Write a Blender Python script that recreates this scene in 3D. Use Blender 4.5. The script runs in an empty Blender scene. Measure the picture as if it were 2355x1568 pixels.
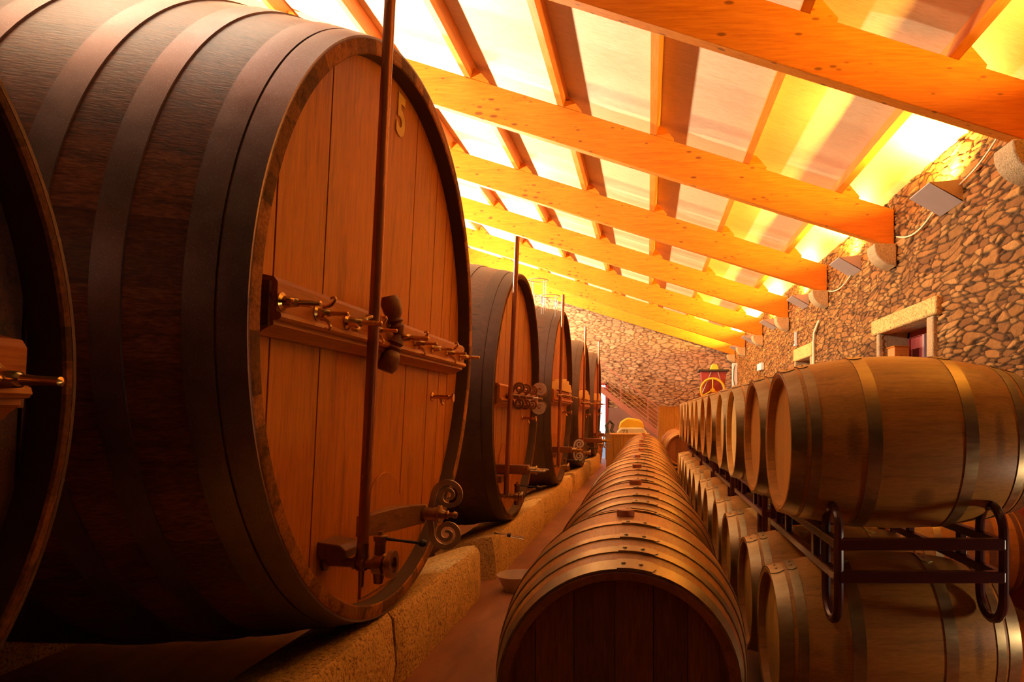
import bpy, math, random
import numpy as np
from mathutils import Vector, Matrix
random.seed(7)
PI = math.pi
SC = bpy.context.scene
COL = SC.collection
H = 1.45                      # eye height above the floor; build figures below are given relative to the eye

# ------------------------------------------------------------------ materials
def new_mat(name):
    m = bpy.data.materials.new(name); m.use_nodes = True
    nt = m.node_tree; nt.nodes.clear()
    out = nt.nodes.new('ShaderNodeOutputMaterial')
    b = nt.nodes.new('ShaderNodeBsdfPrincipled')
    nt.links.new(b.outputs[0], out.inputs[0])
    return m, nt, b

def N(nt, t, **kw):
    n = nt.nodes.new(t)
    for k, v in kw.items():
        if k.startswith('i_'):
            key = k[2:]
            n.inputs[int(key) if key.isdigit() else key].default_value = v
        else:
            setattr(n, k, v)
    return n

def ramp(nt, src, stops):
    r = nt.nodes.new('ShaderNodeValToRGB')
    e = r.color_ramp.elements
    while len(e) < len(stops): e.new(0.5)
    for k, (p, c) in enumerate(stops):
        e[k].position = p; e[k].color = (c[0], c[1], c[2], 1)
    nt.links.new(src, r.inputs[0])
    return r.outputs[0]

def mapped(nt, scale, coord='Object'):
    tc = nt.nodes.new('ShaderNodeTexCoord'); mp = nt.nodes.new('ShaderNodeMapping')
    mp.inputs['Scale'].default_value = scale
    nt.links.new(tc.outputs[coord], mp.inputs[0])
    return mp.outputs[0]

def noise(nt, vec, scale, detail=4, rough=.55, dist=0.):
    n = N(nt, 'ShaderNodeTexNoise', i_Scale=scale, i_Detail=detail, i_Roughness=rough, i_Distortion=dist)
    nt.links.new(vec, n.inputs['Vector'])
    return n.outputs['Fac']

def math_(nt, op, a, b=None, clamp=False):
    n = nt.nodes.new('ShaderNodeMath'); n.operation = op; n.use_clamp = clamp
    for k, v in enumerate((a, b)):
        if v is None: continue
        if isinstance(v, (int, float)): n.inputs[k].default_value = v
        else: nt.links.new(v, n.inputs[k])
    return n.outputs[0]

def mixc(nt, fac, a, b, mode='MIX'):
    n = nt.nodes.new('ShaderNodeMix'); n.data_type = 'RGBA'; n.blend_type = mode
    for sock, v in ((n.inputs[0], fac), (n.inputs[6], a), (n.inputs[7], b)):
        if isinstance(v, (int, float)): sock.default_value = v
        elif isinstance(v, tuple): sock.default_value = (v[0], v[1], v[2], 1)
        else: nt.links.new(v, sock)
    return n.outputs[2]

def bump(nt, b, h, strength=.2, dist=.01):
    n = N(nt, 'ShaderNodeBump', i_Strength=strength, i_Distance=dist)
    nt.links.new(h, n.inputs['Height']); nt.links.new(n.outputs[0], b.inputs['Normal'])

def attr(nt, name):
    a = nt.nodes.new('ShaderNodeAttribute'); a.attribute_name = name
    return a.outputs['Fac']

def wood(name, dark, mid, light, stretch, rough=.5, tone=.5, stain=None, stain_amt=.5, bstr=.15, coat=0., knots=None, gscale=14, spec=.5):
    """grain runs along the axis with the SMALL stretch value"""
    m, nt, b = new_mat(name)
    v = mapped(nt, stretch)
    g = noise(nt, v, gscale, 6, .6, .35)
    c = ramp(nt, g, [(.25, dark), (.5, mid), (.78, light)])
    if tone:
        t = attr(nt, 'tone')
        k = math_(nt, 'MULTIPLY_ADD', t, tone); nt.nodes[-1].inputs[2].default_value = 1 - tone * .5
        nn = nt.nodes.new('ShaderNodeCombineColor')
        for q in range(3): nt.links.new(k, nn.inputs[q])
        c = mixc(nt, 1., c, nn.outputs[0], 'MULTIPLY')
    if stain:
        v2 = mapped(nt, tuple(.25 + .75 * s for s in stretch))
        s = noise(nt, v2, 2.6, 5, .62, .6)
        f = math_(nt, 'MULTIPLY', math_(nt, 'MULTIPLY', math_(nt, 'SUBTRACT', s, .52), 5., True), stain_amt)
        c = mixc(nt, f, c, stain)
    if knots:
        v3 = mapped(nt, knots[1])
        vo = N(nt, 'ShaderNodeTexVoronoi', i_Scale=knots[2]); nt.links.new(v3, vo.inputs['Vector'])
        nz = noise(nt, mapped(nt, (1, 1, 1)), 1.2, 2)
        d = math_(nt, 'ADD', vo.outputs['Distance'], math_(nt, 'MULTIPLY', math_(nt, 'SUBTRACT', .55, nz), .5))
        f = math_(nt, 'MULTIPLY', math_(nt, 'SUBTRACT', .21, d), 12., True)
        c = mixc(nt, math_(nt, 'MULTIPLY', f, .8), c, knots[0])
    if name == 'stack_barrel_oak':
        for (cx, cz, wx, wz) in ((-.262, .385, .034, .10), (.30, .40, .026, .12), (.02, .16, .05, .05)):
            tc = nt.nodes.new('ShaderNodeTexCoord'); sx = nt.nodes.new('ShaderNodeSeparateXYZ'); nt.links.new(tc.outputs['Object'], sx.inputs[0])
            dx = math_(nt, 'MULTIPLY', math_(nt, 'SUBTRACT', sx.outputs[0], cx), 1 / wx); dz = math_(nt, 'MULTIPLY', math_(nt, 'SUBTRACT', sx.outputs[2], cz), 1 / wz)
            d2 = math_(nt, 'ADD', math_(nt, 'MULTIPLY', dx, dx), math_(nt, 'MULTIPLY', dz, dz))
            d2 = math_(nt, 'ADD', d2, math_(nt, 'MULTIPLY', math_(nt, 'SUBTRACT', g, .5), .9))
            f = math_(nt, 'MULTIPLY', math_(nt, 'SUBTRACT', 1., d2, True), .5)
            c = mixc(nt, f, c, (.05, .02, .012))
    nt.links.new(c, b.inputs['Base Color'])
    b.inputs['Roughness'].default_value = rough
    b.inputs['Coat Weight'].default_value = coat
    b.inputs['Coat Roughness'].default_value = .25
    b.inputs['Specular IOR Level'].default_value = spec
    bump(nt, b, g, bstr, .004)
    return m

def metal(name, col, rough, col2=None, metallic=1., scale=(6, 6, 6), spot=None):
    m, nt, b = new_mat(name)
    n = noise(nt, mapped(nt, scale), 4, 5, .6)
    c = ramp(nt, n, [(.3, col), (.7, col2 or col)])
    if spot:
        n2 = noise(nt, mapped(nt, (1, 1, 1)), 220, 2)
        c = mixc(nt, math_(nt, 'MULTIPLY', math_(nt, 'SUBTRACT', n2, .55), 3., True), c, spot)
    nt.links.new(c, b.inputs['Base Color'])
    b.inputs['Metallic'].default_value = metallic
    r = math_(nt, 'MULTIPLY_ADD', n, .22); nt.nodes[-1].inputs[2].default_value = rough - .11
    nt.links.new(r, b.inputs['Roughness'])
    return m

def plain(name, col, rough=.6, metallic=0., var=.12, scale=6., bstr=.05, emit=None, spec=.5):
    m, nt, b = new_mat(name)
    n = noise(nt, mapped(nt, (1, 1, 1)), scale, 5, .6)
    c = ramp(nt, n, [(.25, tuple(x * (1 - var) for x in col)), (.75, tuple(min(1, x * (1 + var)) for x in col))])
    nt.links.new(c, b.inputs['Base Color'])
    b.inputs['Roughness'].default_value = rough; b.inputs['Metallic'].default_value = metallic
    b.inputs['Specular IOR Level'].default_value = spec
    if emit:
        b.inputs['Emission Color'].default_value = (*emit[0], 1); b.inputs['Emission Strength'].default_value = emit[1]
    bump(nt, b, n, bstr, .003)
    return m

M = {}
M['oak'] = wood('barrel_oak', (.34, .11, .011), (.48, .175, .021), (.60, .245, .040), (1.2, 16, 16), .42, .38, (.10, .03, .012), .35, .10, .1)
M['oak_stack'] = wood('stack_barrel_oak', (.42, .18, .028), (.54, .25, .045), (.66, .32, .072), (1.2, 16, 16), .42, .2, (.09, .035, .014), .4, .08, .0)
M['oak_head'] = wood('barrel_head_oak', (.17, .06, .014), (.27, .10, .026), (.36, .15, .045), (16, 16, 1.2), .55, .75, None, 0, .08)
M['chime'] = wood('barrel_stave_end_oak', (.30, .14, .05), (.42, .21, .08), (.55, .3, .12), (3, 9, 9), .6, .3)
M['hoop'] = metal('galvanised_hoop_steel', (.36, .27, .13), .40, (.48, .37, .20), .95, (2, 9, 9))
M['bung'] = plain('bung_red_brown', (.52, .17, .06), .5)
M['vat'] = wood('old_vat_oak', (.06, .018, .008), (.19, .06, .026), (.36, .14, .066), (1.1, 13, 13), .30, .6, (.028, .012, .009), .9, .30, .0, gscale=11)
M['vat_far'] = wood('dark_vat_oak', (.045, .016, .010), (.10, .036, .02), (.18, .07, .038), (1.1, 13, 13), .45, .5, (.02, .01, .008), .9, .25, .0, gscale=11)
M['endgrain_dark'] = wood('shade_darkened_stave_ends', (.05, .014, .005), (.10, .032, .010), (.16, .055, .016), (9, 5, 5), .75, 1.2, (.012, .005, .003), .9, .3, spec=.1)  # wood darkened to stand for the shade on vat four; far vats share it
M['vat_head'] = wood('varnished_vat_head_oak', (.46, .135, .008), (.58, .185, .012), (.66, .23, .018), (9, 9, .8), .45, .26, (.22, .06, .006), .6, .04, 0., gscale=7, spec=.25)
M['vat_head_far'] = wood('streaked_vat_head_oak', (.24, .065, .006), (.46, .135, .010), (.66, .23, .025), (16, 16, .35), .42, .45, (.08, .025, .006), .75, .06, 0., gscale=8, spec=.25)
M['endgrain'] = wood('vat_stave_ends', (.13, .045, .01), (.28, .10, .02), (.42, .17, .036), (9, 5, 5), .7, 1.2, (.02, .008, .004), .9, .35, spec=.15)
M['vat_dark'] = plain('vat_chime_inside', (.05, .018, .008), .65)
M['crest'] = wood('lamplit_golden_oak', (.66, .36, .06), (.80, .48, .10), (.88, .58, .16), (12, 6, 12), .5, .2, None, 0, .1)  # golden oak, colour paled further to stand in for lamp light on it
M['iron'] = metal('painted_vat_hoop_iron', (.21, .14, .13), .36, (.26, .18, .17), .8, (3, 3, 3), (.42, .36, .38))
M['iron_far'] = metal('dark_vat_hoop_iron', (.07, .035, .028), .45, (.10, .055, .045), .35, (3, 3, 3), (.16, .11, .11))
M['moulding'] = wood('moulded_beam_oak', (.36, .09, .008), (.50, .14, .012), (.60, .20, .02), (16, .9, 16), .38, .2, None, 0, .08, .1, gscale=9, spec=.3)
M['bar'] = wood('weathered_bar_oak', (.20, .075, .02), (.30, .12, .035), (.40, .17, .055), (4, 4, 14), .5, 0, (.08, .03, .01), .6, .2)
M['walnut'] = wood('dark_turned_wood', (.10, .03, .01), (.19, .06, .018), (.27, .09, .03), (9, 9, 2), .4, 0)
M['brass'] = metal('polished_brass', (.62, .36, .09), .24, (.78, .50, .15), 1.)
M['brass_old'] = metal('aged_brass', (.30, .16, .05), .34, (.50, .29, .10), 1.)
M['brass_plate'] = plain('yellow_brass_numeral', (.95, .62, .05), .5, 0.)
M['scroll'] = metal('grey_scroll_iron', (.42, .35, .30), .42, (.52, .45, .40), .75)
M['scroll_white'] = metal('bright_scroll_iron', (.70, .62, .58), .40, (.80, .72, .68), .5)
M['copper'] = metal('pole_highlight_copper', (.72, .36, .22), .18, (.82, .46, .30), 1.)  # lighter copper puts the highlight along the pole edge into the colour
M['pole'] = metal('copper_brown_pole', (.30, .10, .04), .25, (.40, .15, .06), .55, (2, 2, .3))
M['pine'] = wood('pine_rafter', (.52, .13, .008), (.68, .19, .012), (.78, .26, .02), (.5, 14, 9), .5, .2, (.44, .09, .006), .5, .06, 0., ((.16, .045, .012), (2.6, 7, 7), 2.0), 8, .2)
M['pine2'] = wood('pine_purlin', (.50, .14, .012), (.62, .20, .02), (.72, .27, .035), (12, .5, 12), .5, 0, None, 0, .06, 0, None, 8)
M['board'] = wood('pale_ceiling_board', (.62, .42, .22), (.72, .52, .30), (.80, .61, .38), (.45, 9, 4), .5, 0, (.55, .33, .15), .35, .05, 0., None, 9)
M['rack'] = plain('maroon_rack_paint', (.075, .016, .014), .3, 0, .2)
M['floor'] = wood('brown_sealed_floor', (.20, .07, .02), (.27, .095, .03), (.36, .135, .045), (2.5, .6, 1), .6, 0, (.12, .05, .025), .5, .05, 0, None, 2.2)
M['plaster'] = plain('mauve_plaster', (.30, .15, .13), .8, 0, .18, 1.3)
M['dark'] = plain('dark_cellar_wall', (.05, .03, .022), .9, 0, .3, 1.3)
M['redpaint'] = plain('dark_red_paint', (.30, .035, .03), .5, 0, .25, 2.)
M['yellow'] = plain('yellow_enamel', (.85, .58, .04), .4)
M['cream'] = plain('cream_enamel', (.75, .68, .42), .45)
M['white'] = plain('white_paint', (.80, .78, .74), .5)
M['grey'] = metal('galvanised_wire', (.55, .52, .48), .4, None, .7)
M['black'] = plain('black_rubber', (.02, .018, .018), .5)
M['bin'] = wood('tan_bin_planks', (.34, .17, .03), (.48, .26, .05), (.58, .34, .08), (14, 14, .6), .55, .4, (.2, .09, .02), .6, .1)
M['stairs'] = plain('mauve_stair_steel', (.40, .17, .14), .5)
M['fixture'] = plain('grey_fixture_shell', (.36, .27, .235), .6, 0, .05)
M['lens'] = plain('lit_lamp_glass', (.9, .75, .4), .4, emit=((1., .72, .25), 9.))
M['enamel'] = plain('pale_enamel_basin', (.55, .38, .27), .4)
M['oldwood'] = wood('hewn_timber', (.10, .04, .02), (.18, .075, .035), (.26, .12, .05), (14, 1, 14), .7, 0)
M['ground'] = plain('pale_yard_gravel', (.6, .58, .54), .9)
m, nt, b = new_mat('clear_glass'); b.inputs['Base Color'].default_value = (.9, .9, .9, 1)
b.inputs['Transmission Weight'].default_value = 1.; b.inputs['Roughness'].default_value = .05; M['glass'] = m

def granite(name, a, bb, dk, sc=90):
    m, nt, b = new_mat(name)
    v = mapped(nt, (1, 1, 1))
    n1 = noise(nt, v, sc, 3, .7); n2 = noise(nt, v, 7, 4, .6)
    c = ramp(nt, n1, [(.36, dk), (.47, a), (.64, bb)])
    c = mixc(nt, math_(nt, 'MULTIPLY', math_(nt, 'SUBTRACT', n2, .5), 2.6, True), c, tuple(x * .55 for x in a))
    nt.links.new(c, b.inputs['Base Color']); b.inputs['Roughness'].default_value = .85
    bump(nt, b, math_(nt, 'ADD', n1, n2), .8, .012)
    return m
M['granite'] = granite('tooled_granite', (.72, .42, .11), (.88, .58, .20), (.20, .08, .018), 60)
M['granite2'] = granite('pale_granite', (.50, .33, .15), (.60, .42, .22), (.30, .17, .07))

def stone(name, c0, c1, c2, gapc):
    m, nt, b = new_mat(name)
    t = attr(nt, 'tone'); g = attr(nt, 'gap')
    v = mapped(nt, (1, 1, 1))
    n1 = noise(nt, v, 26, 6, .65); n2 = noise(nt, v, 6, 4, .6)
    c = ramp(nt, t, [(.05, c0), (.5, c1), (.95, c2)])
    c = mixc(nt, math_(nt, 'MULTIPLY', math_(nt, 'SUBTRACT', n1, .48), 2.6, True), c, tuple(x * .5 for x in c1))
    c = mixc(nt, math_(nt, 'MULTIPLY', math_(nt, 'SUBTRACT', n2, .52), 2.4, True), c, tuple(x * .75 for x in c0))
    gg = math_(nt, 'SUBTRACT', 1., math_(nt, 'MULTIPLY', g, 3.2, True))
    c = mixc(nt, gg, c, gapc)
    nt.links.new(c, b.inputs['Base Color']); b.inputs['Roughness'].default_value = .85
    b.inputs['Specular IOR Level'].default_value = .25
    bump(nt, b, n1, .7, .012)
    return m
M['stone'] = stone('dry_rubble_stone', (.16, .062, .014), (.32, .135, .030), (.46, .22, .06), (.03, .011, .003))
M['stone_back'] = stone('coursed_rubble_stone', (.30, .17, .10), (.38, .225, .135), (.46, .29, .18), (.10, .045, .025))

# ------------------------------------------------------------------ mesh helper
class MB:
    def __init__(s): s.v = []; s.f = []; s.t = []; s.m = []
    def add(s, vs, fs, tone=.5, mi=0):
        o = len(s.v); s.v += [tuple(p) for p in vs]
        for k, f in enumerate(fs):
            s.f.append([i + o for i in f]); s.t.append(tone[k] if isinstance(tone, list) else tone); s.m.append(mi)
        return s
    def box(s, a, b, tone=.5, mi=0):
        (x0, y0, z0), (x1, y1, z1) = a, b
        vs = [(x0, y0, z0), (x1, y0, z0), (x1, y1, z0), (x0, y1, z0), (x0, y0, z1), (x1, y0, z1), (x1, y1, z1), (x0, y1, z1)]
        return s.add(vs, [(0, 3, 2, 1), (4, 5, 6, 7), (0, 1, 5, 4), (1, 2, 6, 5), (2, 3, 7, 6), (3, 0, 4, 7)], tone, mi)
    def prism(s, poly, axis, a, b, tone=.5, mi=0):
        """poly of 2D points; axis 'x','y','z' is the extrusion axis; remaining axes in order"""
        def P(p, d):
            return {'x': (d, p[0], p[1]), 'y': (p[0], d, p[1]), 'z': (p[0], p[1], d)}[axis]
        n = len(poly)
        vs = [P(p, a) for p in poly] + [P(p, b) for p in poly]
        fs = [tuple(range(n)), tuple(range(2 * n - 1, n - 1, -1))] + [(i, i + n, (i + 1) % n + n, (i + 1) % n) for i in range(n)]
        return s.add(vs, fs, tone, mi)
    def lathe(s, prof, n=48, axis='x', c=(0, 0, 0), closed=False, tones=None, mi=0, caps=True):
        """prof: (along, radius)"""
        vs = []; fs = []; tn = []
        k = len(prof)
        for i in range(n):
            a = 2 * PI * i / n; ca, sa = math.cos(a), math.sin(a)
            for (d, r) in prof:
                p = {'x': (d, r * sa, r * ca), 'y': (r * ca, d, r * sa), 'z': (r * ca, r * sa, d)}[axis]
                vs.append((p[0] + c[0], p[1] + c[1], p[2] + c[2]))
        for i in range(n):
            j = (i + 1) % n
            for q in range(k if closed else k - 1):
                w = (q + 1) % k
                fs.append((i * k + q, i * k + w, j * k + w, j * k + q)); tn.append(tones[i] if tones else .5)
        if not closed and caps:
            for q in (0, k - 1):
                if prof[q][1] > 1e-6:
                    fs.append(tuple(i * k + q for i in (range(n) if q else range(n - 1, -1, -1)))); tn.append(.5)
        return s.add(vs, fs, tn, mi)
    def tube(s, pts, r, n=10, closed=False, tone=.5, mi=0, square=False):
        pts = [Vector(p) for p in pts]; K = len(pts)
        rr = r if isinstance(r, (list, tuple)) else [r] * K
        ring = []
        up = None
        for i in range(K):
            a = pts[i - 1] if (i or closed) else pts[i]
            b = pts[(i + 1) % K] if (i < K - 1 or closed) else pts[i]
            d = (b - a).normalized()
            if up is None: up = Vector((0, 0, 1)) if abs(d.z) < .9 else Vector((0, 1, 0))
            sx = d.cross(up)
            if sx.length < 1e-4: sx = d.cross(Vector((1, 0, 0)))
            sx.normalize(); up2 = sx.cross(d).normalized(); up = up2
            L = []
            for q in range(n):
                t = 2 * PI * (q + (.5 if square else 0)) / n
                L.append(pts[i] + sx * math.cos(t) * rr[i] + up2 * math.sin(t) * rr[i])
            ring.append(L)
        vs = [p for L in ring for p in L]; fs = []
        for i in range(K if closed else K - 1):
            j = (i + 1) % K
            for q in range(n):
                w = (q + 1) % n
                fs.append((i * n + q, i * n + w, j * n + w, j * n + q))
        if not closed:
            fs.append(tuple(range(n - 1, -1, -1))); fs.append(tuple((K - 1) * n + q for q in range(n)))
        return s.add(vs, fs, tone, mi)
    def disc_planks(s, splits, R, x0, x1, cz, gap=.004, tones=None, seg=10, cy=0):
        for k in range(len(splits) - 1):
            a, b = splits[k] + gap / 2, splits[k + 1] - gap / 2
            a = max(a, -R * .9999); b = min(b, R * .9999)
            ys = [a + (b - a) * i / seg for i in range(seg + 1)]
            top = [(y, math.sqrt(max(R * R - y * y, 0))) for y in ys]
            poly = [(y + cy, z + cz) for y, z in top] + [(y + cy, -z + cz) for y, z in reversed(top)]
            s.prism(poly, 'x', x0, x1, tones[k] if tones else random.random())
        return s
    def build(s, name, mat, parent=None, smooth=35, loc=None, bevel=0):
        me = bpy.data.meshes.new(name)
        o = loc or (0, 0, 0)
        me.from_pydata([(p[0] - o[0], p[1] - o[1], p[2] - o[2]) for p in s.v], [], s.f)
        a = me.attributes.new('tone', 'FLOAT', 'FACE'); a.data.foreach_set('value', s.t)
        for mm in (mat if isinstance(mat, (list, tuple)) else [mat]): me.materials.append(mm)
        me.polygons.foreach_set('material_index', s.m)
        me.update()
        import bmesh
        bm = bmesh.new(); bm.from_mesh(me); bmesh.ops.recalc_face_normals(bm, faces=bm.faces); bm.to_mesh(me); bm.free()
        if smooth:
            me.shade_smooth(); me.set_sharp_from_angle(angle=math.radians(smooth))
        ob = bpy.data.objects.new(name, me); COL.objects.link(ob)
        ob.location = o
        if parent is not None: ob.parent = parent
        if bevel:
            bv = ob.modifiers.new('bevel', 'BEVEL'); bv.width = bevel; bv.segments = 2; bv.limit_method = 'ANGLE'
        return ob

def tag(o, label, cat, group=None, kind=None):
    o['label'] = label; o['category'] = cat
    if group: o['group'] = group
    if kind: o['kind'] = kind
    return o
def struct(o):
    o['kind'] = 'structure'; return o
def empty(name, loc, rot=(0, 0, 0)):
    o = bpy.data.objects.new(name, None); COL.objects.link(o); o.location = loc; o.rotation_euler = rot
    o.empty_display_size = .1
    return o
def copy_tree(o, parent=None):
    c = o.copy(); COL.objects.link(c)
    if parent is not None: c.parent = parent
    for ch in list(o.children): copy_tree(ch, c)
    return c
ORD = ['first', 'second', 'third', 'fourth', 'fifth', 'sixth', 'seventh', 'eighth', 'ninth', 'tenth', 'eleventh', 'twelfth', 'thirteenth']

# ------------------------------------------------------------------ camera
cam = bpy.data.cameras.new('camera'); co = bpy.data.objects.new('camera', cam); COL.objects.link(co)
co.location = (0, 0, H); co.rotation_euler = (PI / 2, 0, 0)
cam.sensor_width = 36; cam.lens = 1600 / 2355 * 36
cam.shift_x = -(1490 - 1177.5) / 2355; cam.shift_y = (953 - 784) / 2355
cam.clip_start = .05; cam.clip_end = 100
SC.camera = co

# ------------------------------------------------------------------ room shell
XW, XL, YB, YF = 2.8, -5.35, 22.5, -4.5
SL = .31
def zbot(x): return H + 1.89 + SL * (XW - x)      # underside of the rafters
RD, PH = .42, .178
def zroof(x): return zbot(x) + RD + PH
DADO = H + .22

struct(MB().box((XL - .4, YF - .4, -.2), (XW + .6, YB + .5, 0)).build('floor', M['floor'], smooth=0))
mb = MB()
mb.prism([(XL - .5, zroof(XL - .5)), (XW + .6, zroof(XW + .6)), (XW + .6, zroof(XW + .6) + .1), (XL - .5, zroof(XL - .5) + .1)], 'y', YF - .4, YB + .5)
struct(mb.build('ceiling', M['board'], smooth=0))

def h2(i, j, k):
    i = i.astype(np.int64); j = j.astype(np.int64)
    n = (i * 374761393 + j * 668265263 + k * 2147483647) & 0xffffffff
    n = ((n ^ (n >> 13)) * 1274126177) & 0xffffffff
    n = n ^ (n >> 16)
    return (n & 0xffffff) / float(0xffffff)
def vnoise(x, y, k):
    i = np.floor(x); j = np.floor(y); fx = x - i; fy = y - j
    fx = fx * fx * (3 - 2 * fx); fy = fy * fy * (3 - 2 * fy)
    return (h2(i, j, k) * (1 - fx) + h2(i + 1, j, k) * fx) * (1 - fy) + (h2(i, j + 1, k) * (1 - fx) + h2(i + 1, j + 1, k) * fx) * fy
def stones(u, v, cu, cv, seed, warp=.35):
    x = u / cu + warp * (vnoise(u * 2.1, v * 4.3, seed) - .5) * 2
    y = v / cv + warp * (vnoise(u * 2.7 + 9, v * 3.1, seed + 1) - .5) * 2.4
    i0 = np.floor(x); j0 = np.floor(y)
    F1 = np.full(u.shape, 9.); F2 = np.full(u.shape, 9.); ID = np.zeros(u.shape)
    for di in (-1, 0, 1):
        for dj in (-1, 0, 1):
            i = i0 + di; j = j0 + dj
            w = .75 * h2(i, j, seed + 5) ** 3
            d = np.hypot(x - (i + .5 + .85 * (h2(i, j, seed + 2) - .5)), y - (j + .5 + .85 * (h2(i, j, seed + 3) - .5))) - w
            m1 = d < F1
            F2 = np.where(m1, F1, np.minimum(F2, d)); ID = np.where(m1, h2(i, j, seed + 4), ID); F1 = np.where(m1, d, F1)
    e = np.clip(F2 - F1, 0, 1)
    return e, ID
def rubble(name, P0, du, dv, nrm, U, V, ru, rv, cu, cv, seed, mat, keep=None, depth=.05, warp=.35):
    nu, nv = int(U / ru) + 1, int(V / rv) + 1
    uu, vv = np.meshgrid(np.linspace(0, U, nu), np.linspace(0, V, nv), indexing='ij')
    e, ID = stones(uu, vv, cu, cv, seed, warp)
    s = np.clip(e / .16, 0, 1); s = s ** .7
    hgt = depth * (s * (.55 + .45 * ID) - .75) + .012 * (vnoise(uu * 14, vv * 22, seed + 8) - .5) * s
    P0, du, dv, nrm = (np.array(q, float) for q in (P0, du, dv, nrm))
    pts = P0 + uu[..., None] * du + vv[..., None] * dv + hgt[..., None] * nrm
    idx = np.arange(nu * nv).reshape(nu, nv)
    a, b2, c, d = idx[:-1, :-1], idx[1:, :-1], idx[1:, 1:], idx[:-1, 1:]
    fs = np.stack([a, b2, c, d], -1).reshape(-1, 4)
    if keep is not None:
        cen = pts.reshape(-1, 3)[fs].mean(1)
        fs = fs[keep(cen)]
    if np.dot(np.cross(du, dv), nrm) < 0: fs = fs[:, ::-1]
    me = bpy.data.meshes.new(name); me.from_pydata(pts.reshape(-1, 3).tolist(), [], fs.tolist())
    at = me.attributes.new('tone', 'FLOAT', 'POINT'); at.data.foreach_set('value', ID.ravel())
    at = me.attributes.new('gap', 'FLOAT', 'POINT'); at.data.foreach_set('value', e.ravel())
    me.materials.append(mat); me.shade_smooth()
    o = bpy.data.objects.new(name, me); COL.objects.link(o)
    return struct(o)

WIN = [(6.89, 8.30, H + .30, H + .97), (11.85, 13.0, H + .30, H + 1.0)]
def keep_r(c):
    k = np.ones(len(c), bool)
    for (y0, y1, z0, z1) in WIN: k &= ~((c[:, 1] > y0) & (c[:, 1] < y1) & (c[:, 2] > z0) & (c[:, 2] < z1))
    return k
rubble('wall_right', (XW, 4.3, DADO), (0, 1, 0), (0, 0, 1), (-1, 0, 0), YB - 4.3, zroof(XW) - DADO, .0165, .0078, .185, .048, 3, M['stone'], keep_r, .045, .8)
mb = MB()
mb.box((XW, YF, DADO), (XW + .3, 4.3, zroof(XW)))
struct(mb.build('wall_right_near', M['dark'], smooth=0))
mb = MB()      # masonry core behind the rubble face, with the two window openings left free
ys = [4.3]
for (y0, y1, z0, z1) in WIN:
    mb.box((XW + .06, ys[-1], DADO), (XW + .5, y0, zroof(XW) + .1))
    mb.box((XW + .06, y0, DADO), (XW + .5, y1, z0)); mb.box((XW + .06, y0, z1), (XW + .5, y1, zroof(XW) + .1)); ys.append(y1)
mb.box((XW + .06, ys[-1], DADO), (XW + .5, YB, zroof(XW) + .1))
struct(mb.build('wall_right_core', M['granite2'], smooth=0))
struct(MB().box((XW - .03, YF, 0), (XW + .3, YB, DADO)).build('trim_1', M['redpaint'], smooth=0))
# back wall: rubble above, plaster below, a doorway to the yard on the left
DX0, DX1, DZ = -2.35, -1.29, H + 1.03
rubble('wall_back', (XL, YB, DADO), (1, 0, 0), (0, 0, 1), (0, -1, 0), XW - XL, zroof(XL) - DADO, .026, .014, .20, .075, 11, M['stone_back'],
       lambda c: ~((c[:, 0] > DX0) & (c[:, 0] < DX1) & (c[:, 2] < DZ)) & (c[:, 2] < zroof(0) - SL * c[:, 0] + .05), .035, .5)
mb = MB()
mb.box((XL, YB + .06, 0), (DX0, YB + .4, zroof(XL))); mb.box((DX0, YB + .06, DZ), (DX1, YB + .4, zroof(DX0)))
mb.box((DX1, YB + .06, 0), (XW + .3, YB + .4, zroof(DX1)))
struct(mb.build('wall_back_core', M['granite2'], smooth=0))
mb = MB(); mb.box((XL, YB - .03, 0), (DX0, YB + .06, DADO)); mb.box((DX1, YB - .03, 0), (XW - .03, YB + .06, DADO))
struct(mb.build('trim_2', M['plaster'], smooth=0))
struct(MB().box((XL - .3, YF, 0), (XL, YB + .4, zroof(XL) + .1)).build('wall_left', M['dark'], smooth=0))
struct(MB().box((XL - .3, YF - .3, 0), (XW + .3, YF, zroof(XL) + .1)).build('wall_front', M['dark'], smooth=0))
struct(MB().box((-8, YB + .5, -.25), (4, YB + 14, -.02)).build('ground', M['ground'], smooth=0))
# door frame + open leaf of the yard doorway
mb = MB()
mb.box((DX0, YB - .04, 0), (DX0 + .08, YB + .1, DZ)); mb.box((DX1 - .08, YB - .04, 0), (DX1, YB + .1, DZ)); mb.box((DX0, YB - .04, DZ - .08), (DX1, YB + .1, DZ))
struct(mb.build('door_1', M['redpaint'], smooth=0))

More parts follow.
